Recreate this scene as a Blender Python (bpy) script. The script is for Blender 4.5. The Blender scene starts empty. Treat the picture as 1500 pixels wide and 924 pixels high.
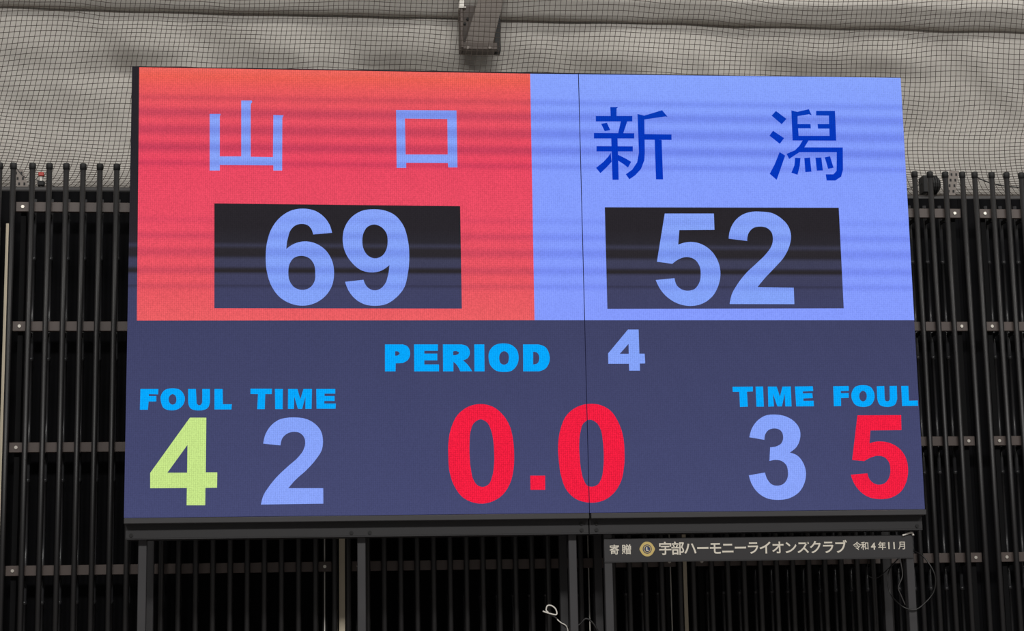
import bpy, bmesh, math, random
from mathutils import Vector, Matrix, noise
from mathutils.geometry import tessellate_polygon

random.seed(7)
S = bpy.context.scene
COL = S.collection

# ------------------------------------------------------------------ camera
Z0 = 2.33                                    # height of the screen's lower edge above the floor
FOC = 2700.0                                 # focal length in pixels of a 1500 px wide frame
CAM = Vector((-1.32668, -10.93132, -0.72741 + Z0))
YAW, PIT, ROL = 0.110869, 0.173101, -0.0183803
_cy, _sy, _cp, _sp = math.cos(YAW), math.sin(YAW), math.cos(PIT), math.sin(PIT)
FW = Vector((_sy * _cp, _cy * _cp, _sp))
_r0 = Vector((_cy, -_sy, 0)); _u0 = _r0.cross(FW)
RT = math.cos(ROL) * _r0 + math.sin(ROL) * _u0
UP = -math.sin(ROL) * _r0 + math.cos(ROL) * _u0
cd = bpy.data.cameras.new('camera'); cam = bpy.data.objects.new('camera', cd); COL.objects.link(cam)
cd.sensor_fit = 'HORIZONTAL'; cd.sensor_width = 36.0; cd.lens = FOC / 1500 * 36; cd.clip_end = 200
cam.matrix_world = Matrix(((RT.x, UP.x, -FW.x, CAM.x), (RT.y, UP.y, -FW.y, CAM.y), (RT.z, UP.z, -FW.z, CAM.z), (0, 0, 0, 1)))
S.camera = cam

# ------------------------------------------------------------------ world, lamps, exposure
w = bpy.data.worlds.new('hall_air'); S.world = w; w.use_nodes = True
w.node_tree.nodes['Background'].inputs[0].default_value = (1.0, 0.98, 0.96, 1)
w.node_tree.nodes['Background'].inputs[1].default_value = 0.14
def lamp(name, loc, target, size, power, color):
    l = bpy.data.lights.new(name, 'AREA'); l.shape = 'RECTANGLE'; l.size, l.size_y = size; l.energy = power; l.color = color
    o = bpy.data.objects.new(name, l); COL.objects.link(o); o.location = loc
    o.rotation_euler = (Vector(target) - Vector(loc)).to_track_quat('-Z', 'Y').to_euler()
    return o
for lx in (-6.0, 0.0, 6.0):                   # ceiling floodlights of the sports hall, a row near the wall
    lamp('ceiling_floodlight', (lx, -2.5, 11.0), (lx * 0.8, 1.0, 3.0), (1.6, 0.8), 150, (1.0, 0.97, 0.92))
for lx in (-7.0, -1.5, 4.0, 9.5):  # unseen fill lamps added behind the camera to brighten sign and fronts
    lamp('front_fill_lamp', (lx, -13.0, 10.5), (lx * 0.6, 1.0, 2.5), (2.4, 1.2), 480, (1.0, 0.98, 0.95))
vs = S.view_settings
vs.view_transform = 'Standard'; vs.look = 'None'; vs.gamma = 1.0; vs.use_curve_mapping = False; vs.exposure = 0.0

# ------------------------------------------------------------------ helpers
def hit(px, py, d=0.0):
    """point of the plane y = d (parallel to the screen) seen at pixel px, py of the photograph"""
    v = FW + RT * ((px - 750) / FOC) + UP * ((462 - py) / FOC)
    return CAM + v * ((d - CAM.y) / v.y)
def srgb(r, g, b):
    f = lambda c: (c / 255 / 12.92) if c / 255 <= 0.04045 else ((c / 255 + 0.055) / 1.055) ** 2.4
    return (f(r), f(g), f(b), 1.0)
def mesh_obj(name, bm, mat, parent=None, smooth=False):
    me = bpy.data.meshes.new(name)
    bmesh.ops.recalc_face_normals(bm, faces=bm.faces[:])
    bm.to_mesh(me); bm.free()
    if smooth:
        for p in me.polygons: p.use_smooth = True
    me.materials.append(mat)
    o = bpy.data.objects.new(name, me); COL.objects.link(o)
    if parent: adopt(o, parent)
    return o
def wloc(o):
    v = o.location.copy()
    while o.parent: o = o.parent; v += o.location
    return v
def adopt(o, parent):                         # meshes are written in world coordinates, the parent is only shifted
    o.parent = parent; o.location = o.location - wloc(parent)
def thing(name, label, cat, loc=(0, 0, 0), group=None):
    o = bpy.data.objects.new(name, None); COL.objects.link(o); o.location = loc; o.empty_display_size = 0.2
    return tag(o, label, cat, group)
def tag(o, label, cat, group=None):
    o['label'] = label; o['category'] = cat
    if group: o['group'] = group
    return o
def box(bm, x0, x1, y0, y1, z0, z1, bev=0.0):
    vs_ = [bm.verts.new((x, y, z)) for x in (x0, x1) for y in (y0, y1) for z in (z0, z1)]
    fs = [bm.faces.new([vs_[i] for i in q]) for q in ((0, 1, 3, 2), (4, 6, 7, 5), (0, 4, 5, 1), (2, 3, 7, 6), (0, 2, 6, 4), (1, 5, 7, 3))]
    if bev:
        es = {e for f in fs for e in f.edges}
        bmesh.ops.bevel(bm, geom=list(es), offset=bev, segments=1, affect='EDGES')
def tube(bm, pts, r, n=6, cap=True):
    pts = [Vector(p) for p in pts]; rings = []
    for i, p in enumerate(pts):
        t = (pts[min(i + 1, len(pts) - 1)] - pts[max(i - 1, 0)]).normalized()
        a = t.orthogonal().normalized() if i == 0 else (a - t * a.dot(t)).normalized()
        b = t.cross(a); rr = r[i] if isinstance(r, (list, tuple)) else r
        rings.append([bm.verts.new(p + a * (rr * math.cos(2 * math.pi * k / n)) + b * (rr * math.sin(2 * math.pi * k / n))) for k in range(n)])
    for q0, q1 in zip(rings, rings[1:]):
        for k in range(n): bm.faces.new((q0[k], q0[(k + 1) % n], q1[(k + 1) % n], q1[k]))
    if cap: bm.faces.new(rings[0][::-1]); bm.faces.new(rings[-1])
def disc(bm, c, r, h, n=16, axis=Vector((0, -1, 0))):
    c = Vector(c); tube(bm, [c, c + axis * h], r, n)
def spline(pts, n=10):
    P = [Vector(p) for p in pts]; out = []
    for i in range(len(P) - 1):
        a, b = P[i], P[i + 1]; p0 = P[i - 1] if i else a * 2 - b; p3 = P[i + 2] if i + 2 < len(P) else b * 2 - a
        for k in range(n):
            t = k / n
            out.append(0.5 * (2 * a + (b - p0) * t + (2 * p0 - 5 * a + 4 * b - p3) * t * t + (3 * a - p0 - 3 * b + p3) * t ** 3))
    return out + [P[-1]]

# ------------------------------------------------------------------ materials
def nt(name):
    m = bpy.data.materials.new(name); m.use_nodes = True
    return m, m.node_tree.nodes, m.node_tree.links, m.node_tree.nodes['Principled BSDF']
def mat(name, c, rough=0.5, metal=0.0, var=0.15, scale=8.0, bump=0.0, stretch=(1, 1, 1), spec=0.5):
    m, N, L, p = nt(name)
    tc = N.new('ShaderNodeTexCoord'); mp = N.new('ShaderNodeMapping'); mp.inputs['Scale'].default_value = stretch
    no = N.new('ShaderNodeTexNoise'); no.inputs['Scale'].default_value = scale; no.inputs['Detail'].default_value = 6
    L.new(tc.outputs['Object'], mp.inputs[0]); L.new(mp.outputs[0], no.inputs['Vector'])
    mx = N.new('ShaderNodeMix'); mx.data_type = 'RGBA'
    mx.inputs[6].default_value = [v * (1 - var) for v in c[:3]] + [1]; mx.inputs[7].default_value = [min(1, v * (1 + var)) for v in c[:3]] + [1]
    L.new(no.outputs['Fac'], mx.inputs[0]); L.new(mx.outputs[2], p.inputs['Base Color'])
    p.inputs['Roughness'].default_value = rough; p.inputs['Metallic'].default_value = metal
    p.inputs['Specular IOR Level'].default_value = spec
    if bump:
        b = N.new('ShaderNodeBump'); b.inputs['Strength'].default_value = bump; b.inputs['Distance'].default_value = 0.01
        L.new(no.outputs['Fac'], b.inputs['Height']); L.new(b.outputs[0], p.inputs['Normal'])
    return m

ZT, ZB = hit(700, 104.7).z, Z0
def tz(y, x=700): return min(1, max(0, (ZT - hit(x, y).z) / (ZT - ZB)))     # 0 at the screen's top edge, 1 at its lower edge
LIT_BANDS = []
for yy, ww, dep in ((149, 2, .90), (170, 5, .86), (195, 6, .86), (220, 5, .85), (243, 2, .89), (324, 2, .95), (347, 3, .90), (371, 5, .89), (397, 4, .89), (420, 2, .91)):
    LIT_BANDS += [(yy - ww - 5, 1.0), (yy - ww * .4, dep), (yy + ww * .4, dep), (yy + ww + 5, 1.0)]
def led(name, stops, bands=None, grain=0.16):
    """light-emitting diode picture: colour by height on the screen (scan bands), fine diode grain"""
    m, N, L, p = nt(name)
    tc = N.new('ShaderNodeTexCoord'); sx = N.new('ShaderNodeSeparateXYZ'); L.new(tc.outputs['Object'], sx.inputs[0])
    mr = N.new('ShaderNodeMapRange'); mr.inputs['From Min'].default_value = ZT - SB_LOC.z; mr.inputs['From Max'].default_value = ZB - SB_LOC.z
    L.new(sx.outputs['Z'], mr.inputs['Value'])
    def ramp(st):
        r = N.new('ShaderNodeValToRGB'); e = r.color_ramp.elements
        st = sorted((tz(y), c) for y, c in st)
        e[0].position, e[0].color = st[0]; e[1].position, e[1].color = st[-1]
        for pos, c in st[1:-1]:
            k = e.new(pos); k.color = c
        L.new(mr.outputs[0], r.inputs[0]); return r
    r = ramp(stops); out = r.outputs[0]
    def mul(a, b):
        x = N.new('ShaderNodeMix'); x.data_type = 'RGBA'; x.blend_type = 'MULTIPLY'; x.inputs[0].default_value = 1
        L.new(a, x.inputs[6]); L.new(b, x.inputs[7]); return x.outputs[2]
    for part in ((bands[:20], bands[20:]) if bands else ()):
        st = [(y, (v * v, v * v, v, 1)) for y, v in part]
        out = mul(out, ramp(st).outputs[0])
    no = N.new('ShaderNodeTexNoise'); no.inputs['Scale'].default_value = 130; no.inputs['Detail'].default_value = 3
    L.new(tc.outputs['Object'], no.inputs['Vector'])
    mr2 = N.new('ShaderNodeMapRange'); mr2.inputs['From Min'].default_value = .3; mr2.inputs['From Max'].default_value = .7
    mr2.inputs['To Min'].default_value = 1 - grain; mr2.inputs['To Max'].default_value = 1 + grain * .6
    L.new(no.outputs['Fac'], mr2.inputs['Value'])
    cm = N.new('ShaderNodeCombineColor')
    def grid(sock, pitch, amp):                 # rows and columns of diodes
        a = N.new('ShaderNodeMath'); a.operation = 'MULTIPLY'; a.inputs[1].default_value = 2 * math.pi / pitch; L.new(sock, a.inputs[0])
        b = N.new('ShaderNodeMath'); b.operation = 'SINE'; L.new(a.outputs[0], b.inputs[0])
        c = N.new('ShaderNodeMath'); c.operation = 'MULTIPLY_ADD'; c.inputs[1].default_value = amp; c.inputs[2].default_value = 1; L.new(b.outputs[0], c.inputs[0])
        return c.outputs[0]
    gm = N.new('ShaderNodeMath'); gm.operation = 'MULTIPLY'; L.new(grid(sx.outputs['X'], .0125, grain * .5), gm.inputs[0]); L.new(grid(sx.outputs['Z'], .0125, grain * .3), gm.inputs[1])
    gn = N.new('ShaderNodeMath'); gn.operation = 'MULTIPLY'; L.new(gm.outputs[0], gn.inputs[0]); L.new(mr2.outputs[0], gn.inputs[1])
    for k in range(3): L.new(gn.outputs[0], cm.inputs[k])
    out = mul(out, cm.outputs[0])
    p.inputs['Base Color'].default_value = (0.0012, 0.0012, 0.0012, 1); p.inputs['Roughness'].default_value = 0.8
    p.inputs['Specular IOR Level'].default_value = 0.0
    L.new(out, p.inputs['Emission Color']); p.inputs['Emission Strength'].default_value = 1.0
    return m

SB_LOC = Vector((0, 0.11, 0))
M_steel = mat('charcoal_painted_steel', srgb(52, 51, 53), .5, 0.0, .12, 5)
M_steel2 = mat('dark_painted_steel', srgb(34, 33, 35), .55, 0.0, .12, 5)
M_bar = mat('satin_black_tube', srgb(24, 23, 24), .45, 0.0, .2, 3, spec=.5)
M_mull = mat('matt_black_post', srgb(20, 20, 21), .8, 0, .2, 5, spec=.1)
M_rear = mat('lit_black_tube', srgb(46, 46, 48), .32, 0.0, .25, 3)  # lighter black: reflected light on the rear tubes put into their colour
M_rail = mat('dark_brown_rail', srgb(74, 64, 60), .5, 0.0, .15, 6)
M_screw = mat('bright_zinc', srgb(215, 210, 200), .3, .6, .1, 30)
M_back = mat('black_backing_cloth', srgb(14, 14, 16), .95, 0, .2, 9, spec=.1)
M_pipe = mat('dusty_black_pipe', srgb(52, 50, 50), .6, 0, .35, 30)
M_brace = mat('brown_grey_steel', srgb(96, 88, 82), .6, 0, .15, 9)
M_net = mat('brown_black_net_cord', srgb(70, 63, 58), .9, 0, .2, 12, spec=.1)
M_cloth = mat('off_white_cloth', srgb(180, 176, 170), .9, 0, .05, 4, bump=.25, spec=.1)
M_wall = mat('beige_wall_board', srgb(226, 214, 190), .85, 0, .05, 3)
M_floor = mat('varnished_court_boards', srgb(142, 138, 136), .45, 0, .2, 2, stretch=(1, 8, 1))
M_brown = mat('brown_black_steel', srgb(74, 64, 58), .6, 0, .2, 9)
M_grey = mat('grey_galvanised_steel', srgb(118, 110, 104), .55, .1, .12, 9)
M_dark = mat('flat_black', srgb(16, 16, 17), .7, 0, .2, 10)
M_cable = mat('black_cable_sheath', srgb(24, 23, 23), .4, 0, .2, 10)
M_white = mat('white_plastic', srgb(222, 218, 210), .5, 0, .05, 20)
M_red = mat('red_plastic', srgb(170, 50, 40), .5, 0, .1, 20)
M_sign = mat('charcoal_sign_plate', srgb(45, 44, 46), .5, 0, .1, 6)
M_text = mat('ivory_vinyl_lettering', srgb(222, 215, 200), .6, 0, .05, 20)
M_gold = mat('emblem_gold', srgb(206, 182, 112), .5, 0, .1, 40)
M_navy = mat('emblem_navy', srgb(52, 62, 92), .5, 0, .1, 40)

# the panel's black glows navy in the later scan rows
BLK0, BLK1 = srgb(40, 37, 42), srgb(67, 69, 108)
black_stops = [(100, BLK0), (335, BLK0), (356, srgb(43, 41, 48)), (361, srgb(58, 58, 76)), (366, srgb(44, 41, 46)), (376, srgb(42, 39, 44)), (381, srgb(62, 63, 86)),
               (391, srgb(62, 63, 88)), (395, srgb(42, 39, 43)), (399, srgb(42, 39, 43)), (403, srgb(64, 65, 92)), (417, srgb(62, 63, 92)), (420, srgb(52, 52, 74)), (423, srgb(64, 66, 98)),
               (470, srgb(64, 67, 102)), (750, srgb(70, 74, 114))]
L_black = led('led_dark_ground', black_stops, None, .10)
L_red = led('led_red_field', [(100, srgb(238, 104, 96)), (118, srgb(236, 96, 84)), (135, srgb(234, 90, 92)), (170, srgb(232, 82, 98)), (240, srgb(234, 72, 98)), (330, srgb(234, 78, 100)), (420, srgb(234, 88, 98)), (470, srgb(236, 96, 100))], LIT_BANDS, .16)
L_blue = led('led_periwinkle_field', [(100, srgb(136, 164, 255)), (200, srgb(132, 158, 255)), (470, srgb(134, 156, 255))], LIT_BANDS, .10)
L_white = led('led_pale_blue', [(100, srgb(140, 166, 250)), (470, srgb(132, 164, 250)), (750, srgb(140, 166, 252))], LIT_BANDS, .12)
L_deep = led('led_deep_blue', [(100, srgb(6, 64, 178)), (200, srgb(2, 54, 188)), (470, srgb(0, 54, 200))], None, .12)
L_cyan = led('led_cyan', [(100, srgb(4, 168, 254)), (750, srgb(4, 168, 254))], None, .14)
L_crim = led('led_crimson', [(100, srgb(244, 30, 64)), (750, srgb(244, 30, 64))], None, .22)
L_green = led('led_yellow_green', [(100, srgb(200, 230, 138)), (750, srgb(200, 230, 138))], None, .14)
M_seam = mat('screen_joint', srgb(30, 32, 60), .9, 0, .1, 10, spec=.05)

# ------------------------------------------------------------------ the hall
def struct(name, bm, m):
    o = mesh_obj(name, bm, m); o['kind'] = 'structure'; return o
bm = bmesh.new(); box(bm, -14, 14, -16, 3.2, -0.2, 0); struct('floor', bm, M_floor)
bm = bmesh.new(); box(bm, -14, 14, 2.9, 3.1, 0, 11); struct('wall_back', bm, M_wall)

# ------------------------------------------------------------------ scoreboard
sb = thing('scoreboard', 'large lit scoreboard screen standing on a charcoal steel frame', 'scoreboard', SB_LOC)
XL, XR = -2.4, 2.4
XS = hit(855, 420).x                          # joint between the two cabinet halves
for x0, x1 in ((XL, XS - .003), (XS + .003, XR)):
    bm = bmesh.new(); box(bm, x0, x1, .004, .16, ZB, ZT, .004); mesh_obj('cabinet', bm, M_dark, sb)
    bm = bmesh.new(); box(bm, x0 + .002, x1 - .002, -.03, .15, ZB - .036, ZB - .004, .003); mesh_obj('bottom_lip', bm, M_steel, sb)
    c0, c1 = (x0 + .008, x1) if x0 == XL else (x0, x1 - .012)
    bm = bmesh.new(); box(bm, c0, c1, .03, .038, ZB - .118, ZB - .036); box(bm, c0, c1, .03, .2, ZB - .124, ZB - .117)
    box(bm, c0, c1, .192, .2, ZB - .118, ZB - .036)
    mesh_obj('bottom_channel', bm, M_steel2, sb)
bolt_x = [(XL + .04), hit(515, 780).x, hit(542, 779).x, XS - .045, XS + .045, XR - .045]
for x in bolt_x:
    for dz in ((.1, .062) if abs(x - XS) < .1 else (.1,)):
        bm = bmesh.new(); disc(bm, (x, .032, ZB - dz), .011, .008, 10); mesh_obj('bolt', bm, M_dark, sb)
def post(px, yc, wid, mt, name='post'):
    x = hit(px, 850, yc).x
    bm = bmesh.new(); h = wid / 2; box(bm, x - h, x + h, yc - .025, yc + .025, .012, ZB - .117 if yc < .2 else ZB + 1.2, .003)
    box(bm, x - .07, x + .07, yc - .07, yc + .07, 0, .014)
    mesh_obj(name, bm, mt, sb)
for px in (208.5, 529.5, 839, 891, 1333): post(px, .11, .049, M_steel)
for px in (219.5, 529.5, 825, 876, 1298): post(px, .60, .05, M_steel2, 'rear_post')
bm = bmesh.new(); box(bm, XL + .05, XR - .05, .58, .62, ZB + 1.15, ZB + 1.2)
mesh_obj('rear_rail', bm, M_steel2, sb)
for px in (208.5, 529.5, 839, 891, 1333):
    x = hit(px, 850, .11).x
    bm = bmesh.new(); box(bm, x - .02, x + .02, .14, .62, ZB + .9, ZB + .94); mesh_obj('tie_bar', bm, M_steel2, sb)

# the lit picture: flat pieces, one millimetre apart, on the screen's face
scr_bm = bmesh.new()
LAY = .0012
def flat(bm, loops, d):
    """fill outline + holes given as lists of world (x, z)"""
    L3 = [[Vector((x, z, 0)) for x, z in lp] for lp in loops]
    tri = tessellate_polygon(L3); vv = [bm.verts.new((p.x, d, p.y)) for lp in L3 for p in lp]
    for t in tri:
        try: bm.faces.new([vv[i] for i in t])
        except ValueError: pass
def face_front(o):
    for p in o.data.polygons:
        if p.normal.y > 0: p.flip()
def flat_obj(name, polys, d, m, parent, label=None):
    bm = bmesh.new()
    for loops in polys: flat(bm, loops, d)
    for f in bm.faces:
        f.normal_update()
        if f.normal.y > 0: f.normal_flip()
    me = bpy.data.meshes.new(name); bm.to_mesh(me); bm.free(); me.materials.append(m)
    o = bpy.data.objects.new(name, me); COL.objects.link(o)
    o.location = (0, 0, 0)
    for v in me.vertices: v.co -= SB_LOC
    o.parent = parent
    if parent is sb: pass
    if label: o['label'] = label
    return o
def q(*pts): return [(hit(x, y).x, hit(x, y).z) for x, y in pts]
screen = flat_obj('display_screen', [[[(XL, ZT), (XR, ZT), (XR, ZB), (XL, ZB)]]], 0.0, L_black, sb, 'dark navy light-emitting screen face')
flat_obj('team_field', [[q((204, 98.5), (776.5, 108), (783, 469), (200.5, 469.5))]], -LAY, L_red, screen, 'coral red team field')
flat_obj('team_field', [[[*q((776.5, 108)), (XR, hit(1319, 114).z), (XR, hit(1338, 469).z), *q((783, 469))]]], -LAY, L_blue, screen, 'periwinkle blue team field')
flat_obj('score_box', [[q((314, 298), (674, 302), (676.5, 452), (314, 451.5))]], -2 * LAY, L_black, screen, 'black box around the score')
flat_obj('score_box', [[q((885.8, 303.6), (1228.5, 304.4), (1235.8, 451.6), (889.6, 452.4))]], -2 * LAY, L_black, screen, 'black box around the score')

def curve_loop(nodes, n=6):
    """nodes: (x, y) smooth, (x, y, 1) corner; closed centripetal-like spline through them"""
    if all(len(k) == 3 for k in nodes): return [(k[0], k[1]) for k in nodes]
    out = []; m = len(nodes)
    for i in range(m):
        a, b = nodes[i], nodes[(i + 1) % m]
        A, B = Vector(a[:2]), Vector(b[:2])
        P0 = Vector(nodes[i - 1][:2]) if len(a) == 2 else None
        P3 = Vector(nodes[(i + 2) % m][:2]) if len(b) == 2 else None
        if P0 is None and P3 is None: out.append(tuple(A)); continue
        d = (B - A).length
        def tang(p, c, nx):
            d0, d1 = (c - p).length, (nx - c).length
            return ((c - p) / d0 * d1 + (nx - c) / d1 * d0) / (d0 + d1) * d
        Ta = tang(P0, A, B) if P0 is not None else None
        Tb = tang(A, B, P3) if P3 is not None else None
        if Ta is None: Ta = (B - A) * 1.5 - Tb * .5
        if Tb is None: Tb = (B - A) * 1.5 - Ta * .5
        for k in range(n):
            t = k / n
            h = (2 * t ** 3 - 3 * t * t + 1) * A + (t ** 3 - 2 * t * t + t) * Ta + (-2 * t ** 3 + 3 * t * t) * B + (t ** 3 - t * t) * Tb
            out.append(tuple(h))
    return out
def glyph(name, tr, polys, m, label=None, corners=False):
    ox, oy, s = tr; res = []
    for loops in polys:
        L2 = []
        for lp in loops:
            nodes = [(k[0], k[1], 1) for k in lp] if corners else lp
            L2.append(q(*[(ox + x / s, oy + y / s) for x, y in curve_loop(nodes)]))
        res.append(L2)
    return flat_obj(name, res, -3 * LAY, m, screen, label)
C = 1
# team scores
glyph('digit', (375, 295, 5.6), [[[(624, 258, C), (605, 195), (560, 130), (490, 80), (390, 60), (290, 75), (200, 130), (130, 220), (90, 340), (80, 460), (90, 580), (130, 700), (200, 790), (290, 840), (375, 856), (470, 840), (560, 785), (620, 700), (640, 590), (625, 490), (575, 405), (500, 350), (400, 328), (320, 345), (248, 390, C), (262, 300), (285, 235), (325, 197), (380, 185), (430, 200), (455, 230), (469, 272, C)],
    [(372, 447), (310, 465), (275, 515), (265, 580), (275, 650), (315, 705), (385, 726), (445, 705), (480, 655), (486, 590), (475, 515), (435, 465)]]], L_white, 'pale blue digit 6')
glyph('digit', (490, 295, 5.6), [[[(86, 660, C), (120, 740), (170, 800), (240, 842), (330, 857), (430, 840), (510, 785), (570, 710), (600, 600), (613, 450), (600, 310), (560, 190), (490, 110), (410, 75), (325, 65), (220, 80), (130, 140), (80, 225), (67, 320), (85, 410), (140, 500), (220, 565), (305, 583), (380, 570), (451, 522, C), (440, 600), (415, 675), (375, 717), (330, 730), (280, 712), (250, 675), (238, 643, C)],
    [(322, 190), (270, 210), (238, 260), (228, 330), (240, 395), (275, 445), (333, 468), (390, 447), (425, 395), (436, 330), (425, 260), (385, 212)]]], L_white, 'pale blue digit 9')
glyph('digit', (945, 295, 5.6), [[[(160, 100, C), (563, 100, C), (568, 234, C), (280, 236, C), (270, 355, C), (330, 337), (385, 333), (470, 355), (550, 415), (600, 500), (617, 590), (600, 690), (550, 780), (470, 838), (365, 858), (260, 835), (180, 785), (120, 715), (86, 645, C), (240, 630, C), (260, 690), (300, 722), (350, 733), (405, 718), (442, 670), (455, 600), (445, 530), (410, 480), (340, 457), (275, 475), (222, 512, C), (96, 495, C)]]], L_white, 'pale blue digit 5')
glyph('digit', (1055, 295, 5.6), [[[(68, 306, C), (80, 235), (120, 160), (190, 105), (265, 85), (340, 85), (425, 97), (500, 140), (555, 200), (580, 285), (565, 370), (520, 460), (450, 540), (365, 630), (305, 703, C), (602, 708, C), (607, 843, C), (76, 842, C), (95, 760), (140, 680), (210, 590), (300, 505), (380, 425), (420, 365), (431, 305), (420, 255), (385, 220), (325, 207), (265, 222), (230, 265), (220, 325, C)]]], L_white, 'pale blue digit 2')
# clock
glyph('digit', (640, 580, 5.4385), [[[(355, 64), (250, 85), (165, 150), (115, 250), (92, 360), (90, 470), (100, 600), (140, 720), (210, 810), (290, 848), (360, 857), (440, 840), (520, 790), (580, 700), (610, 580), (615, 470), (605, 340), (580, 240), (525, 150), (450, 88)],
    [(348, 186), (295, 215), (268, 280), (260, 370), (260, 470), (270, 580), (290, 665), (325, 712), (365, 724), (410, 705), (440, 640), (455, 540), (455, 440), (448, 350), (430, 270), (400, 212)]]], L_crim, 'crimson digit 0')
T0 = (765, 580, 5.436)
glyph('digit', T0, [[[(545, 62), (440, 85), (355, 150), (305, 260), (285, 390), (290, 510), (310, 640), (350, 745), (420, 815), (550, 849), (660, 825), (735, 765), (785, 680), (810, 560), (813, 440), (800, 310), (760, 200), (700, 115), (630, 75)],
    [(535, 188), (485, 220), (462, 290), (453, 390), (458, 500), (470, 600), (490, 670), (520, 715), (555, 722), (600, 705), (628, 660), (645, 570), (648, 450), (640, 350), (625, 270), (590, 212)]]], L_crim, 'crimson digit 0')
glyph('decimal_point', T0, [[[(63, 634), (182, 634), (182, 747), (65, 747)]]], L_crim, 'crimson square decimal point', True)
# time-outs and fouls
glyph('digit', (1085, 595, 6.164), [[[(77, 280, C), (100, 200), (150, 130), (220, 85), (310, 75), (400, 90), (480, 135), (530, 205), (535, 290), (500, 370), (442, 417, C), (510, 445), (565, 515), (588, 600), (575, 690), (530, 770), (450, 825), (335, 845), (230, 828), (150, 775), (100, 705), (72, 623, C), (218, 598, C), (240, 660), (280, 705), (330, 717), (385, 700), (420, 650), (425, 590), (410, 530), (370, 495), (320, 484), (258, 494, C), (265, 370, C), (320, 362), (365, 335), (382, 280), (365, 225), (335, 205), (300, 200), (250, 215), (222, 250), (213, 303, C)]]], L_white, 'pale blue digit 3')
glyph('digit', (1235, 595, 6.164), [[[(128, 82, C), (522, 80, C), (525, 215, C), (245, 218, C), (237, 335, C), (290, 320), (345, 318), (430, 335), (510, 385), (565, 465), (585, 570), (570, 680), (520, 770), (430, 825), (325, 838), (220, 815), (140, 755), (95, 690), (68, 618, C), (218, 605, C), (235, 655), (275, 695), (320, 708), (380, 690), (415, 640), (425, 570), (412, 505), (375, 462), (315, 447), (255, 460), (190, 495, C), (80, 485, C)]]], L_crim, 'crimson digit 5')
glyph('digit', (210, 600, 6.158), [[[(420, 72), (568, 72), (563, 565), (667, 565), (665, 703), (560, 705), (558, 862), (390, 862), (393, 706), (62, 708), (62, 570)], [(398, 318), (395, 568), (217, 568)]]], L_green, 'yellow-green digit 4', True)
glyph('digit', (370, 600, 6.158), [[[(96, 306, C), (115, 225), (165, 145), (240, 90), (320, 72), (385, 70), (470, 80), (560, 125), (615, 190), (635, 280), (625, 360), (570, 450), (480, 550), (390, 630), (322, 708, C), (637, 708, C), (638, 847, C), (76, 855, C), (95, 780), (150, 690), (220, 605), (320, 510), (410, 430), (455, 370), (475, 300), (465, 250), (430, 212), (370, 200), (310, 217), (270, 255), (252, 322, C)]]], L_white, 'pale blue digit 2')
glyph('digit', (870, 470, 10.267), [[[(510, 130), (670, 130), (682, 493), (762, 493), (770, 640), (688, 642), (692, 748), (530, 748), (525, 645), (215, 645), (212, 490)], [(520, 345), (522, 495), (388, 495)]]], L_white, 'pale blue digit 4', True)
# words
TP = (550, 490, 5.5556)
def letter(tr, ch, *loops, corners=False): glyph('letter', tr, [list(loops)], L_cyan, 'cyan letter ' + ch, corners)
letter(TP, 'P', [(77, 80, C), (220, 80, C), (262, 98), (282, 150), (265, 205), (220, 232, C), (165, 235, C), (163, 300, C), (77, 300, C)], [(160, 137, C), (180, 137), (197, 154), (180, 170), (160, 172, C)])
letter(TP, 'E', [(313, 80), (508, 80), (508, 132), (397, 132), (397, 155), (503, 155), (503, 210), (397, 210), (397, 243), (517, 243), (517, 300), (315, 300)], corners=True)
letter(TP, 'R', [(548, 80, C), (700, 80, C), (752, 102), (768, 145), (752, 190), (712, 210, C), (745, 240), (787, 299, C), (690, 300, C), (655, 240), (634, 222, C), (634, 300, C), (550, 300, C)], [(632, 137, C), (660, 135), (680, 149), (660, 165), (632, 167, C)])
letter(TP, 'I', [(803, 80), (885, 80), (887, 300), (805, 300)], corners=True)
letter(TP, 'O', [(1043, 72), (965, 90), (925, 140), (920, 190), (935, 250), (980, 293), (1045, 305), (1110, 293), (1155, 240), (1165, 185), (1150, 125), (1110, 87)], [(1045, 135), (1015, 155), (1007, 195), (1020, 235), (1045, 245), (1072, 235), (1085, 195), (1075, 150)])
letter(TP, 'D', [(1200, 80, C), (1325, 80, C), (1385, 105), (1415, 165), (1415, 220), (1385, 275), (1330, 300, C), (1202, 300, C)], [(1283, 140, C), (1315, 148), (1333, 190), (1315, 236), (1283, 243, C)])
TL_ = (195, 560, 4.8387)
letter(TL_, 'F', [(52, 47), (180, 47), (178, 85), (112, 83), (112, 97), (165, 97), (165, 136), (110, 136), (105, 194), (48, 194)], corners=True)
letter(TL_, 'O', [(278, 42), (225, 55), (197, 95), (197, 135), (215, 180), (275, 199), (335, 180), (365, 135), (365, 100), (335, 55)], [(280, 83), (257, 100), (253, 125), (263, 150), (280, 158), (300, 148), (307, 120), (300, 95)])
letter(TL_, 'U', [(390, 47, C), (445, 47, C), (450, 130, C), (455, 155), (468, 163), (485, 153), (490, 130, C), (490, 47, C), (545, 47, C), (545, 140, C), (530, 180), (468, 199), (405, 182), (390, 140, C)])
letter(TL_, 'L', [(577, 47), (635, 47), (637, 155), (700, 155), (697, 192), (577, 192)], corners=True)
letter(TL_, 'T', [(832, 45), (985, 45), (983, 83), (937, 83), (933, 190), (880, 190), (885, 83), (832, 82)], corners=True)
letter(TL_, 'I', [(1005, 47), (1062, 47), (1060, 190), (1007, 190)], corners=True)
letter(TL_, 'M', [(1098, 47), (1165, 47), (1185, 120), (1207, 47), (1268, 47), (1265, 188), (1220, 188), (1222, 100), (1198, 188), (1168, 188), (1142, 100), (1140, 188), (1097, 188)], corners=True)
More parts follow.
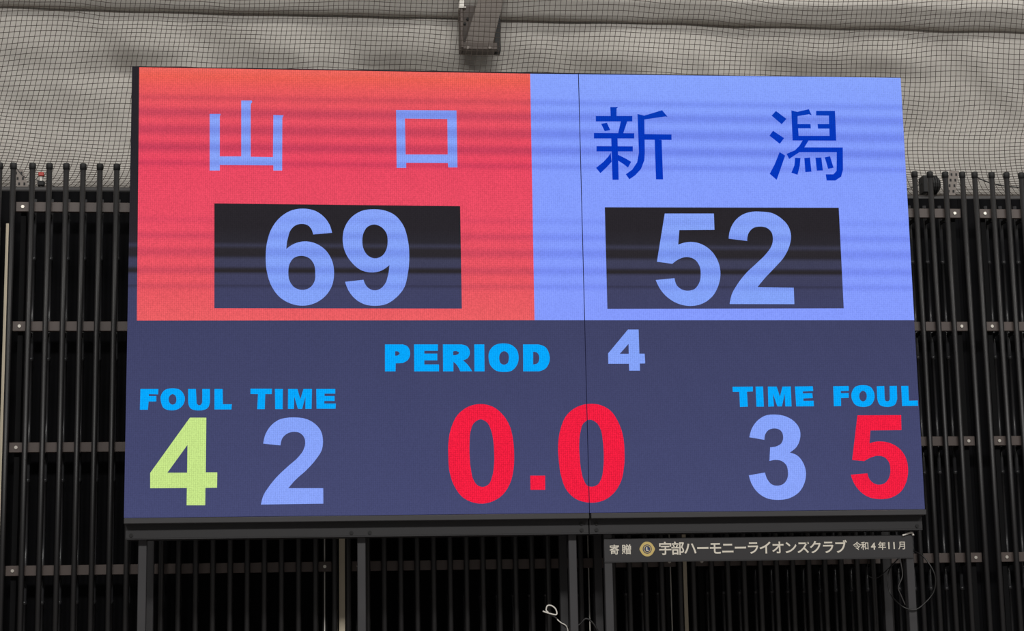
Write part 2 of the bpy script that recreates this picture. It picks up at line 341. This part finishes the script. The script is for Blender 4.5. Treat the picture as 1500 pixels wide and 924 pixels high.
letter(TL_, 'E', [(1298, 47), (1433, 47), (1433, 80), (1357, 80), (1357, 97), (1428, 97), (1428, 132), (1355, 132), (1355, 150), (1437, 150), (1435, 187), (1300, 187)], corners=True)
TR_ = (1065, 555, 5.1724)
letter(TR_, 'T', [(40, 60), (195, 58), (195, 95), (150, 97), (157, 210), (97, 212), (92, 98), (42, 98)], corners=True)
letter(TR_, 'I', [(215, 58), (272, 57), (278, 210), (222, 210)], corners=True)
letter(TR_, 'M', [(308, 58), (375, 58), (400, 135), (418, 58), (482, 57), (488, 208), (440, 208), (436, 112), (415, 208), (380, 208), (347, 112), (355, 208), (312, 210)], corners=True)
letter(TR_, 'E', [(513, 57), (648, 55), (652, 92), (572, 95), (574, 110), (645, 108), (648, 145), (577, 148), (578, 166), (655, 165), (657, 207), (523, 208)], corners=True)
letter(TR_, 'F', [(803, 55), (920, 53), (922, 90), (860, 92), (862, 108), (920, 107), (921, 143), (862, 145), (863, 205), (808, 207)], corners=True)
letter(TR_, 'O', [(1027, 47), (970, 60), (943, 105), (945, 155), (970, 195), (1030, 212), (1090, 195), (1115, 150), (1113, 105), (1085, 60)], [(1028, 90), (1005, 108), (1001, 130), (1010, 160), (1030, 170), (1050, 158), (1057, 130), (1050, 103)])
letter(TR_, 'U', [(1133, 55, C), (1190, 53, C), (1193, 140, C), (1200, 165), (1213, 170), (1228, 163), (1232, 140, C), (1230, 53, C), (1285, 52, C), (1288, 150, C), (1270, 195), (1213, 212), (1155, 195), (1137, 150, C)])
letter(TR_, 'L', [(1318, 53), (1372, 52), (1378, 165), (1443, 163), (1446, 203), (1325, 205)], corners=True)
# team names
TY = (280, 120, 3.5714)
glyph('character', TY, [[[(97, 168), (155, 168), (150, 182), (150, 390), (262, 390), (262, 98), (316, 98), (320, 105), (312, 117), (312, 392), (428, 394), (430, 173), (484, 175), (477, 190), (476, 464), (430, 464), (430, 437), (150, 435), (150, 464), (97, 464)]]], L_white, 'pale blue character 山', True)
glyph('character', TY, [[[(1072, 148), (1388, 150), (1393, 448), (1345, 448), (1343, 425), (1125, 424), (1125, 450), (1075, 450)], [(1118, 192), (1340, 195), (1342, 380), (1122, 380)]]], L_white, 'pale blue character 口', True)
glyph('character', (860, 145, 7.107), [[k] for k in (
    [(240, 86), (322, 86), (306, 100), (306, 180), (244, 180)], [(90, 178), (470, 178), (470, 235), (90, 235)], [(145, 260), (205, 248), (240, 325), (183, 337)],
    [(350, 235), (417, 235), (375, 360), (322, 360)], [(70, 355), (490, 358), (490, 412), (70, 412)], [(250, 412), (316, 412), (328, 842), (263, 842)],
    [(97, 492), (475, 494), (475, 547), (97, 547)], [(245, 560), (255, 655), (200, 715), (138, 773), (92, 718), (170, 655), (220, 600)],
    [(318, 580), (400, 620), (458, 655), (425, 715), (380, 680), (318, 640)],
    [(524, 157), (595, 175), (600, 560), (595, 640), (560, 730), (500, 795), (440, 837), (402, 785), (470, 735), (520, 660), (538, 560)],
    [(595, 174), (780, 118), (838, 188), (815, 183), (595, 215)], [(595, 366), (878, 370), (878, 427), (597, 425)], [(702, 425), (775, 427), (790, 838), (716, 838)])], L_deep, 'deep blue character 新', True)
glyph('character', (1115, 145, 7.107), [[k] for k in (
    [(152, 126), (262, 208), (212, 264), (107, 175)], [(122, 332), (237, 408), (193, 468), (85, 383)], [(190, 553), (248, 590), (200, 730), (160, 843), (87, 780), (140, 680)],
    [(312, 120), (375, 135), (495, 107), (525, 172), (497, 160), (378, 180), (378, 262), (512, 262), (516, 307), (383, 307), (388, 385), (710, 385), (708, 310), (590, 310), (585, 262), (705, 262), (703, 175), (570, 173), (570, 125), (767, 125), (780, 435), (325, 433)],
    [(430, 433), (492, 433), (448, 505), (848, 506), (850, 740), (830, 810), (770, 850), (680, 850), (670, 785), (750, 785), (783, 750), (785, 556), (395, 556), (290, 625), (263, 572), (350, 535), (395, 490)],
    [(352, 612), (408, 615), (400, 700), (377, 790), (313, 768), (345, 690)], [(447, 615), (507, 610), (522, 758), (458, 763)], [(563, 612), (625, 610), (641, 745), (578, 747)], [(660, 608), (715, 597), (752, 717), (695, 728)])], L_deep, 'deep blue character 潟', True)
flat_obj('panel_joint', [[[(XS - .0025, ZT), (XS + .0025, ZT), (XS + .0025, ZB), (XS - .0025, ZB)]]], -4 * LAY, M_seam, screen)

# ------------------------------------------------------------------ donor sign hung on the right-hand posts
SY = .078
def hs(x, y): return hit(x, y, SY)
s00, s11 = hs(885, 789), hs(1337, 818)
sgx0, sgx1 = hs(885, 806).x, hs(1337, 800).x
sgz1 = (hs(885, 788.5).z + hs(1337, 783).z) / 2; sgz0 = (hs(885, 823).z + hs(1337, 815.5).z) / 2
sign = thing('donor_sign', 'charcoal sign plate with ivory Japanese lettering hung below the scoreboard', 'sign', ((sgx0 + sgx1) / 2, SY, sgz0))
bm = bmesh.new(); box(bm, sgx0, sgx1, SY, SY + .0075, sgz0, sgz1, .0015); mesh_obj('plate', bm, M_sign, sign)
bm = bmesh.new(); box(bm, sgx0, sgx1, SY + .0005, SY + .007, sgz0 - .006, sgz0 + .001); mesh_obj('lower_flange', bm, M_steel2, sign)
def text_mesh(text, bold):
    cu = bpy.data.curves.new('character', 'FONT'); cu.body = text; cu.size = 1; cu.offset = bold; cu.resolution_u = 3
    o = bpy.data.objects.new('character', cu); COL.objects.link(o)
    dg = bpy.context.evaluated_depsgraph_get(); dg.update(); me = bpy.data.meshes.new_from_object(o.evaluated_get(dg))
    bpy.data.objects.remove(o); return me
def ext(me): xs = [v.co.x for v in me.vertices]; ys = [v.co.y for v in me.vertices]; return min(xs), max(xs), min(ys), max(ys)
_k1, _k2 = ext(text_mesh('口', 0)), ext(text_mesh('口口', 0))
EM = (_k2[1] - _k2[0]) - (_k1[1] - _k1[0]); KX, KZ = (_k1[0] + _k1[1]) / 2, (_k1[2] + _k1[3]) / 2
def lettering(text, x0, adv, y0, y1, size, bold):
    """characters one by one: centre of the first at pixel x0, pitch adv, centre heights from y0 to y1"""
    n = len(text)
    for i, ch in enumerate(text):
        me = text_mesh('ス' if ch == 'ズ' else ch, bold); a, b, c, d = ext(me); me.name = 'character'
        ctr = hs(x0 + adv * i, y0 + (y1 - y0) * i / max(1, n - 1)); k = size * (hs(951, 804).x - hs(950, 804).x) / EM
        mx_ = KX if ord(ch) > 255 else (a + b) / 2; mz_ = KZ if ord(ch) > 255 else (c + d) / 2
        if ch == 'ズ':                          # its two voicing ticks
            tb = bmesh.new(); tb.from_mesh(me); w_ = EM
            for ox in (0, .13):
                tb.faces.new([tb.verts.new((KX + (ux + ox) * w_, KZ + (uz + ox * .28) * w_, 0)) for ux, uz in ((.20, .36), (.265, .385), (.335, .255), (.27, .23))])
            tb.to_mesh(me); tb.free()
        for v in me.vertices: v.co = (ctr.x + (v.co.x - mx_) * k, SY - .0012, ctr.z + (v.co.y - mz_) * k)
        me.materials.clear(); me.materials.append(M_text)
        me.update()
        for p in me.polygons:
            if p.normal.y > 0: p.flip()
        o = bpy.data.objects.new('character', me); COL.objects.link(o); adopt(o, sign)
lettering('寄贈', 900, 18, 805.4, 805.0, 15, .014)
lettering('宇部ハーモニーライオンズクラブ', 974.5, 18.35, 803.8, 801.6, 20, .018)
lettering('令和', 1255.5, 11.4, 799.8, 799.7, 12.5, .012); lettering('4', 1279, 1, 799.7, 799.7, 14, .02); lettering('年', 1292, 1, 799.6, 799.6, 12.5, .012)
lettering('11', 1302, 7.6, 799, 799, 14, .02); lettering('月', 1321.5, 1, 799, 799, 12.5, .012)
ec = hs(948, 804); px_ = hs(949, 804).x - ec.x
def plate_poly(name, pts, d, m):
    bm = bmesh.new(); fr = [bm.verts.new((ec.x + x * px_, d, ec.z + z * px_)) for x, z in pts]; bk = [bm.verts.new(v.co + Vector((0, .0009, 0))) for v in fr]
    bm.faces.new(fr); bm.faces.new(bk[::-1])
    for k in range(len(fr)): bm.faces.new((fr[k], bk[k], bk[(k + 1) % len(fr)], fr[(k + 1) % len(fr)]))
    return mesh_obj(name, bm, m, sign)
circ = lambda r, n=28, sx=1: [(r * sx * math.cos(2 * math.pi * k / n), r * math.sin(2 * math.pi * k / n)) for k in range(n)]
plate_poly('emblem_disc', [(10.2 * math.cos(a) * (1 + .12 * max(0, math.cos(2 * a)) ** 6), 10.6 * math.sin(a)) for a in [2 * math.pi * k / 40 for k in range(40)]], SY - .0015, M_gold)
plate_poly('emblem_ring', circ(6.6), SY - .0025, M_navy)
plate_poly('emblem_ring', circ(5.4), SY - .0035, M_gold)
plate_poly('emblem_core', circ(4.3), SY - .0045, M_navy)
plate_poly('emblem_letter', [(-1.6, 2.6), (0, 2.6), (0, -1.2), (1.9, -1.2), (1.9, -2.6), (-1.6, -2.6)], SY - .0055, M_text)

# ------------------------------------------------------------------ black tube fence behind the scoreboard
PY = 1.06; pz = (hit(100, 281, PY).z + hit(1460, 290, PY).z) / 2
FY = .75                                       # front tubes' axis plane
RY, BY_, KY = .797, .90, .985                  # rails, rear tubes, backing cloth
ftop = (hit(95, 240, FY).z + hit(1453, 252, FY).z) / 2
rails_z = [hit(30, 301, FY).z]; rails_z = [(hit(a, b, FY).z + hit(c, d, FY).z) / 2 for a, b, c, d in ((30, 301, 1399, 312), (26, 477, 1409, 477), (20, 654, 1420, 646), (14, 836, 1432, 816))]
step = (rails_z[0] - rails_z[3]) / 3
rails_z += [rails_z[3] - step, rails_z[3] - 2 * step]
joints = [hit(8, 300, FY).x, hit(500.5, 840, FY).x, hit(1007, 880, FY).x, hit(1418.5, 256, FY).x]
wid = joints[2] - joints[1]
joints = [joints[0] - wid] + joints + [joints[3] + wid]
def lathe_bar(r, z0, z1, n=10):
    bm = bmesh.new(); tube(bm, [(0, 0, z0), (0, 0, z1)], r, n); return bm
bar_me = cap_me = rear_me = screw_me = clip_me = None
def shared(name, me_holder, build, m, parent, loc, smooth=True):
    me = SH.get(name)
    if me is None:
        bm = build(); bmesh.ops.recalc_face_normals(bm, faces=bm.faces[:])
        me = bpy.data.meshes.new(name); bm.to_mesh(me); bm.free(); me.materials.append(m)
        if smooth:
            for p in me.polygons: p.use_smooth = len(p.vertices) == 4
        SH[name] = me
    o = bpy.data.objects.new(name, me); COL.objects.link(o); o.location = loc; adopt(o, parent); return o
SH = {}
def rear_build():
    bm = bmesh.new(); z = .02; rings = []
    zs = [.02]; rr = [.0125]
    for zj in (1.1, 1.87, 2.63, 3.4, 4.05):
        zs += [zj - .012, zj - .011, zj + .011, zj + .012]; rr += [.0125, .0165, .0165, .0125]
    zs.append(ftop - .2); rr.append(.0125)
    tube(bm, [(0, 0, k) for k in zs], rr, 8); return bm
names = ['black tube fence panel at the far end past the first pale gap', 'black tube fence panel behind the red half of the scoreboard',
         'black tube fence panel behind the middle of the scoreboard', 'black tube fence panel behind the donor sign and its loose cables', 'black tube fence panel beyond the blue half, right of the tall paired tubes']
names[0] = 'black tube fence panel past the pale slit beside the red clip'
names[4] = 'black tube fence panel past the twin end tubes under the drooping wire'
for pi in range(5):
    a, b = joints[pi], joints[pi + 1]
    vis0, vis1 = (a, b)
    lo, hi = vis0 <= a, vis1 >= b
    f = thing('tube_fence_panel', names[pi], 'fence', ((vis0 + vis1) / 2, FY, 0), 'black tube fence panels')
    inner0, inner1 = a + .043 + .119, b - .043 - .119
    n = max(1, round((inner1 - inner0) / .1061)); xs = [inner0 + (inner1 - inner0) * k / n for k in range(n + 1)]
    ends = [a + .043, b - .043]; fx = [x for x in [ends[0]] + xs + [ends[1]] if vis0 - .001 <= x <= vis1 + .001]
    for x in fx:
        o = shared('bar', None, lambda: lathe_bar(.0178, .0, ftop - .004), M_bar, f, (x, FY, 0))
        c = shared('end_cap', None, lambda: (lambda bm: (tube(bm, [(0, 0, ftop - .04), (0, 0, ftop - .038), (0, 0, ftop - .004), (0, 0, ftop)], [.0185, .0215, .0215, .018], 10), bm)[1])(bmesh.new()), M_dark, o, (x, FY, 0))
    for x in [x for x in xs if vis0 <= x <= vis1]:
        shared('rear_bar', None, rear_build, M_rear, f, (x, BY_, 0))
    r0, r1 = (a + .062 if lo else vis0 + .01), (b - .062 if hi else vis1 - .01)
    for z in rails_z:
        bm = bmesh.new(); box(bm, r0, r1, FY + .018, FY + .052, z - .031, z + .031, .002); mesh_obj('rail', bm, M_rail, f)
        for x, ok in ((a + .105, lo), (b - .105, hi)):
            if ok:
                s = shared('screw', None, lambda: (lambda bm: (disc(bm, (0, 0, 0), .0105, .006, 10), bm)[1])(bmesh.new()), M_screw, f, (x, FY + .0185, z))
        # stand-offs that hold the rear tubes
        bm = bmesh.new()
        for x in [x for x in xs if vis0 <= x <= vis1]: box(bm, x - .006, x + .006, FY + .05, BY_ + .004, z - .05, z - .028)
        o = mesh_obj('standoff', bm, M_dark, f); o['kind'] = 'stuff'
    for x, ok in ((a + .105, lo), (b - .105, hi)):
        if ok:
            bm = bmesh.new(); box(bm, x - .016, x + .016, FY + .062, FY + .10, 0, rails_z[0] + .04); mesh_obj('mullion', bm, M_mull, f)
    k0, k1 = (a + .001 if lo else vis0), (b - .001 if hi else vis1)
    bm = bmesh.new(); box(bm, k0, k1, KY, KY + .02, 0, pz - .022); mesh_obj('backing', bm, M_back, f)
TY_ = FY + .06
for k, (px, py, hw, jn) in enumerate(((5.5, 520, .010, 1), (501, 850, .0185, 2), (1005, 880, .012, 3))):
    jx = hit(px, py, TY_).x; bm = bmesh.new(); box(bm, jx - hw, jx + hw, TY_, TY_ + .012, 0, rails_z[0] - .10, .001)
    o = struct('lit_gap_strip_%d' % (k + 1), bm, M_wall)  # pale strips added in place of light showing through the panel gaps

# ------------------------------------------------------------------ pipe, net, fabric above the fence
PY = 1.06
pz = (hit(100, 281, PY).z + hit(1460, 290, PY).z) / 2
bm = bmesh.new()
pl = [(x, PY, pz + .006 * math.sin(x * 1.7)) for x in [joints[0] + (joints[5] - joints[0]) * k / 60 for k in range(61)]]
tube(bm, pl, .024, 10)
tag(mesh_obj('net_pipe', bm, M_pipe, None, True), 'dusty black pipe holding the net foot behind the tube tops', 'pipe')

# fabric: lower sheet and the thicker upper sheet whose rolled hem hangs over it
def fab_noise(x, z, k=0.0):
    return noise.noise(Vector((x, z, k)))
def bump(z, c, s): return math.exp(-((z - c) / s) ** 2)
CY = 2.25
zc_ = lambda y: hit(750, y, CY).z
ZH = zc_(22)
def lower_y(x, z):
    y = CY
    d = x * .8 + z * .62                        # slanting drape folds
    y += .10 * fab_noise(d * .9, z * .35 + x * .1, 1) + 0.13 * fab_noise(d * 2.3 + .3 * z, z * .8, 4) + .034 * fab_noise(x * 4.6 + z * 2.2, z * 2.6, 8) + 0.012 * fab_noise(x * 9 + z * 4, z * 8, 12)
    k = .5 + .9 * fab_noise(x * .9, 2, 5)
    y -= .045 * bump(z, zc_(78) + .09 * fab_noise(x * 1.3, 0, 3), .07) * max(0, k)
    y += .035 * bump(z, zc_(112) + .07 * fab_noise(x * 1.5, 1, 3), .06) * max(0, k)
    t = min(1, max(0, (zc_(165) - z) / (zc_(165) - zc_(290)))); t = t * t * (3 - 2 * t)
    m = min(1, max(0, (zc_(34) - z) / .45)); m = m * m * (3 - 2 * m)     # held flat along the seam
    return (CY - .075) * (1 - m) + (y - .24 * t) * m
def sheet(name, x0, x1, z0, z1, nx, nz, fy, thick):
    bm = bmesh.new(); g = []
    for j in range(nz + 1):
        z = z0 + (z1 - z0) * j / nz
        g.append([bm.verts.new((x0 + (x1 - x0) * i / nx, fy(x0 + (x1 - x0) * i / nx, z), z)) for i in range(nx + 1)])
    for j in range(nz):
        for i in range(nx): bm.faces.new((g[j][i], g[j][i + 1], g[j + 1][i + 1], g[j + 1][i]))
    return bm
bm = sheet('fabric', -6.6, 7.2, .02, zc_(33) + .05, 340, 150, lower_y, 0)
tag(mesh_obj('fabric_lining', bm, M_cloth, None, True), 'off-white rumpled fabric lining behind the black net, below the hem', 'fabric')
# upper sheet with a rolled hem (profile swept along x)
bm = bmesh.new(); rows = []
prof = [(.10, -.004), (.05, -.006), (.025, .002), (.005, .03), (-.02, .065), (-.045, .098), (-.06, .12), (-.062, .14), (-.055, .18), (-.035, .26), (-.01, .42), (.02, .7), (.03, 1.8)]
for i in range(341):
    x = -6.6 + 13.8 * i / 340; hz = zc_(33) - .006 * x + .018 * fab_noise(x * .7, 3, 2) + .010 * fab_noise(x * 2.4, 3, 2)
    sw = 1 + .2 * fab_noise(x * .9, 5, 6)
    rows.append([bm.verts.new((x, CY + dy * sw - .17 + .02 * fab_noise(x * 1.4, dz * 2, 9), hz + dz)) for dy, dz in prof])
for r0, r1 in zip(rows, rows[1:]):
    for k in range(len(prof) - 1): bm.faces.new((r0[k], r1[k], r1[k + 1], r0[k + 1]))
tag(mesh_obj('fabric_lining', bm, M_cloth, None, True), 'off-white upper fabric sheet whose rolled hem overhangs the lower lining', 'fabric')

# net: slack cords, its foot drawn forward to the pipe
NX0, NX1, CELL = joints[0], joints[5] - .1, .0365
NTOP = hit(750, -40, 1.7).z
def net_pt(u, s):
    """u along x, s = 0 at the foot .. 1 at the top"""
    z = pz + .02 + (NTOP - pz - .02) * s
    fwd = max(0.0, 1 - s / .34)
    z -= .11 * fwd * fwd * 0 
    y = 1.75 - (1.75 - PY) * fwd ** 1.6
    z = z - .16 * (fwd ** 1.3) * s / .34 * 1.5
    x = u + .20 * s - .04
    lean = .30 * max(0, (u - 1.2) / 3) * (1 - (1 - s) ** 2) + .06 * s * math.sin(u * 1.3)
    x += lean + .016 * noise.noise(Vector((u * .9, s * 3.5, 1))) 
    z += .075 * noise.noise(Vector((u * .75, s * 2.5, 5))) * min(1, s * 4) + .018 * noise.noise(Vector((u * 2.6, s * 5, 9))) * min(1, s * 4)
    y += .10 * noise.noise(Vector((u * .6, s * 2, 14))) * min(1, s * 3)
    return Vector((x, y, z))
nu = int((NX1 - NX0) / CELL); length = NTOP - pz; nsn = 48
svals = []
acc = 0
while acc < 1: svals.append(acc); acc += (CELL / length) * (.62 if acc < .2 else (.62 + .38 * min(1, (acc - .2) / .25)))
svals.append(1.0)
bm = bmesh.new()
def thin(pts, r):                              # three-sided cord
    rings = []
    for i, p in enumerate(pts):
        t = (pts[min(i + 1, len(pts) - 1)] - pts[max(i - 1, 0)]).normalized()
        a_ = t.cross(Vector((0, 1, 0))).normalized(); b_ = t.cross(a_)
        rings.append([bm.verts.new(p + (a_ * math.cos(k * 2.0944) + b_ * math.sin(k * 2.0944)) * r) for k in range(3)])
    for q0, q1 in zip(rings, rings[1:]):
        for k in range(3): bm.faces.new((q0[k], q0[(k + 1) % 3], q1[(k + 1) % 3], q1[k]))
CR = .0023
for i in range(nu + 1): thin([net_pt(NX0 + i * CELL, s) for s in svals], CR)
for s in svals: thin([net_pt(NX0 + i * CELL, s) for i in range(0, nu + 1)], CR)
net = mesh_obj('safety_net', bm, M_net, None, True)
tag(net, 'dark square-mesh safety net hanging slack in front of the fabric', 'net')

# ------------------------------------------------------------------ steel beam bracket at the top
GY = 2.02
def hg(x, y, d=GY): return hit(x, y, d)
br = thing('roof_bracket', 'brown-black steel roof bracket with a slanting grey brace behind the net', 'bracket', hg(703, 76))
bx0, bx1, bz0 = hg(673, 60).x, hg(733, 60).x, hg(703, 76).z; bzt = hg(703, -60).z
bm = bmesh.new(); box(bm, bx0, bx1, GY + .05, GY + .075, bz0, bzt, .003); mesh_obj('back_plate', bm, M_brown, br)
bm = bmesh.new(); box(bm, bx0, bx0 + .02, GY - .10, GY + .06, bz0, bzt, .003); mesh_obj('side_web', bm, M_brown, br)
bm = bmesh.new(); box(bm, bx1 - .045, bx1, GY - .03, GY + .05, bz0, hg(733, 8).z, .003); mesh_obj('side_web', bm, M_dark, br)
bm = bmesh.new(); box(bm, bx0 + .02, bx1 - .03, GY - .06, GY + .052, bz0, hg(703, 66).z, .003); mesh_obj('foot_block', bm, M_brown, br)
b1, b2, b3, b4 = (hg(x, y, GY - .05) for x, y in ((680, 68), (720.5, 70), (752, -60), (718, -60)))
bm = bmesh.new()
vv = [bm.verts.new(p + Vector((0, d, 0))) for d in (0, .05) for p in (b1, b2, b3, b4)]
for fq in ((0, 1, 2, 3), (7, 6, 5, 4), (0, 4, 5, 1), (1, 5, 6, 2), (2, 6, 7, 3), (3, 7, 4, 0)): bm.faces.new([vv[i] for i in fq])
mesh_obj('brace', bm, M_brace, br)
for x, y in ((685, 70), (717, 70)):
    bm = bmesh.new(); disc(bm, hg(x, y, GY - .06), .012, .012, 10); mesh_obj('bolt', bm, M_grey, br)
for x, y in ((681, 28), (677, 35)):
    bm = bmesh.new(); disc(bm, hg(x + 4, y, GY + .05), .01, .012, 10); mesh_obj('bolt', bm, M_dark, br)
p = hg(676, 8, GY - .08)
bm = bmesh.new(); box(bm, p.x - .02, p.x + .02, p.y - .03, p.y + .03, p.z - .02, p.z + .03, .003); box(bm, p.x - .025, p.x + .03, p.y - .03, p.y + .03, p.z - .028, p.z - .018)
mesh_obj('clamp', bm, M_white, br)

# ------------------------------------------------------------------ fittings on top of the fence
QY = 1.06
def hq(x, y, d=QY): return hit(x, y, d)
def bracket(px0, py0, px1, py1, label, lean):
    a, b = hq(px0, py0), hq(px1, py1)
    t = thing('slotted_bracket', label, 'bracket', ((a.x + b.x) / 2, QY, b.z))
    bm = bmesh.new()
    wv = .034
    pts = [Vector((a.x - wv + lean, QY, a.z)), Vector((a.x + wv + lean, QY, a.z)), Vector((b.x + wv, QY, b.z)), Vector((b.x - wv, QY, b.z))]
    vv = [bm.verts.new(p + Vector((0, d, 0))) for d in (0, .006) for p in pts]
    for fq in ((0, 1, 2, 3), (7, 6, 5, 4), (0, 4, 5, 1), (1, 5, 6, 2), (2, 6, 7, 3), (3, 7, 4, 0)): bm.faces.new([vv[i] for i in fq])
    mesh_obj('plate', bm, M_grey, t)
    for k in range(4):
        for sgn in (-1, 1):
            c = pts[0].lerp(pts[3], .15 + .22 * k).lerp(pts[1].lerp(pts[2], .15 + .22 * k), .5 + .25 * sgn)
            bm = bmesh.new(); box(bm, c.x - .006, c.x + .006, QY - .002, QY, c.z - .009, c.z + .009); mesh_obj('slot', bm, M_dark, t)
    return t
bracket(26, 248, 36, 284, 'slotted grey steel bracket on the pipe beside the red clip', 0)
bracket(1394, 250, 1392, 287, 'slotted grey steel bracket on the pipe next to the black lamp', .02)
# black spotlight
c = hq(1362, 271)
t = thing('spotlight', 'small black spotlight clamped on the pipe behind the tube tops', 'lamp', (c.x, QY, pz))
bm = bmesh.new(); tube(bm, [(c.x - .03, QY, c.z), (c.x - .02, QY, c.z), (c.x + .045, QY, c.z), (c.x + .062, QY, c.z)], [.045, .062, .062, .045], 16); mesh_obj('body', bm, M_dark, t, False)
for k in range(4):
    bm = bmesh.new(); x = c.x - .012 + k * .016; tube(bm, [(x, QY, c.z), (x + .006, QY, c.z)], .068, 16); mesh_obj('cooling_fin', bm, M_dark, t)
bm = bmesh.new(); box(bm, c.x - .062, c.x - .028, QY - .05, QY + .05, c.z - .062, c.z + .058, .004); mesh_obj('driver_box', bm, M_dark, t)
bm = bmesh.new(); box(bm, c.x - .01, c.x + .02, QY - .012, QY + .02, pz + .02, c.z - .05, .003); mesh_obj('yoke', bm, M_dark, t)
# red clip and small camera at the left
c = hq(60, 268)
t = thing('clip_lamp', 'tiny black clip-on device with a red tip among the tube tops', 'clip', (c.x, QY, pz))
bm = bmesh.new(); box(bm, c.x - .02, c.x + .022, QY - .02, QY + .03, c.z - .02, c.z + .012, .004); mesh_obj('body', bm, M_dark, t)
bm = bmesh.new(); box(bm, c.x - .005, c.x + .005, QY, QY + .012, pz + .018, c.z + .05); mesh_obj('stalk', bm, M_white, t)
bm = bmesh.new(); box(bm, c.x - .018, c.x + .018, QY - .01, QY + .014, c.z + .046, c.z + .072, .004); mesh_obj('tip', bm, M_red, t)
def cable(name, label, cat, pts, r, m=M_cable, n=8, group=None):
    bm = bmesh.new(); tube(bm, spline(pts, n), r, 6); return tag(mesh_obj(name, bm, m, None, True), label, cat, group)
cable('wire', 'thin black wire drooping from the slotted bracket to the red clip device', 'wire', [hq(*k) for k in ((24, 246), (34, 258), (48, 262), (60, 266), (80, 273))], .003)
cable('wire', 'thin black wire drooping along the pipe beyond the twin end tubes', 'wire', [hq(*k) for k in ((1424, 256), (1438, 263), (1455, 269), (1478, 273), (1500, 274), (1530, 270))], .0045)
cable('wire', 'short black wire running from the screen edge to the black spotlight', 'wire', [hq(*k) for k in ((1318, 277), (1330, 276), (1340, 273), (1352, 268))], .004)

# ------------------------------------------------------------------ loose cables under the scoreboard
ky = .12
def hk(x, y, d=ky): return hit(x, y, d)
cable('cable_coil', 'loose loop of black cable hanging at the sign end post', 'cable', [hk(x, y, d) for x, y, d in
      ((1336, 806, .15), (1350, 813, .09), (1362, 827, .05), (1370, 845, .04), (1368, 866, .05), (1356, 882, .06), (1340, 893, .07), (1322, 888, .08), (1306, 872, .20), (1300, 850, .22), (1304, 832, .22), (1316, 818, .2), (1322, 812, .15))], .0045)
cable('cable', 'thin frayed cable end hanging under the sign plate near the coil', 'cable', [hk(x, y, .26) for x, y in ((1324, 812), (1312, 822), (1300, 834), (1285, 846), (1272, 843), (1270, 832), (1273, 818))], .0032)
cable('cable', 'twisted cable tail dangling inside the cable loop', 'cable', [hk(x, y, .06) for x, y in ((1318, 816), (1322, 842), (1316, 860), (1320, 872), (1326, 886))], .0035, M_pipe)
cable('tape_scrap', 'white tape scrap tied on top of the sign end', 'tape', [hk(x, y, .07) for x, y in ((1322, 784), (1330, 781), (1336, 780), (1338, 784))], .0065, M_white)
cable('cable', 'black cable sagging between the middle posts', 'cable', [hk(x, y, .16) for x, y in ((800, 897), (812, 903), (822, 912), (834, 920), (848, 915), (858, 906), (868, 912), (876, 926), (880, 945))], .006)
cable('cable_tie', 'white looped cable tie knotted below the scoreboard by the middle posts', 'cable tie', [hk(x, y, .15) for x, y in ((795, 895), (804, 898), (815, 900), (814, 892), (808, 887), (802, 887), (800, 893), (803, 897))], .0045, M_white)
cable('cable_tie', 'short white cable tie tail next to the middle post foot', 'cable tie', [hk(x, y, .15) for x, y in ((816, 907), (822, 912), (829, 916), (832, 924), (832, 940))], .0035, M_white)
# added pale rods standing in for thin lit tube edges behind the rails
for px, py, lab in ((475.5, 850, 'thin pale rod standing for a lit tube edge beside the wide beige joint strip'), (862, 830, 'thin pale rod standing for a lit tube edge between the paired middle posts'), (982.5, 850, 'thin pale rod standing for a lit tube edge behind the emblem end of the sign')):
    p = hit(px, py, .807); bm = bmesh.new()
    tube(bm, [(p.x, .807, 0), (p.x, .807, 1.2), (p.x, .807, ZB + .3)], .0042, 6)
    tag(mesh_obj('lit_edge_rod', bm, M_white, None, True), lab, 'wire')
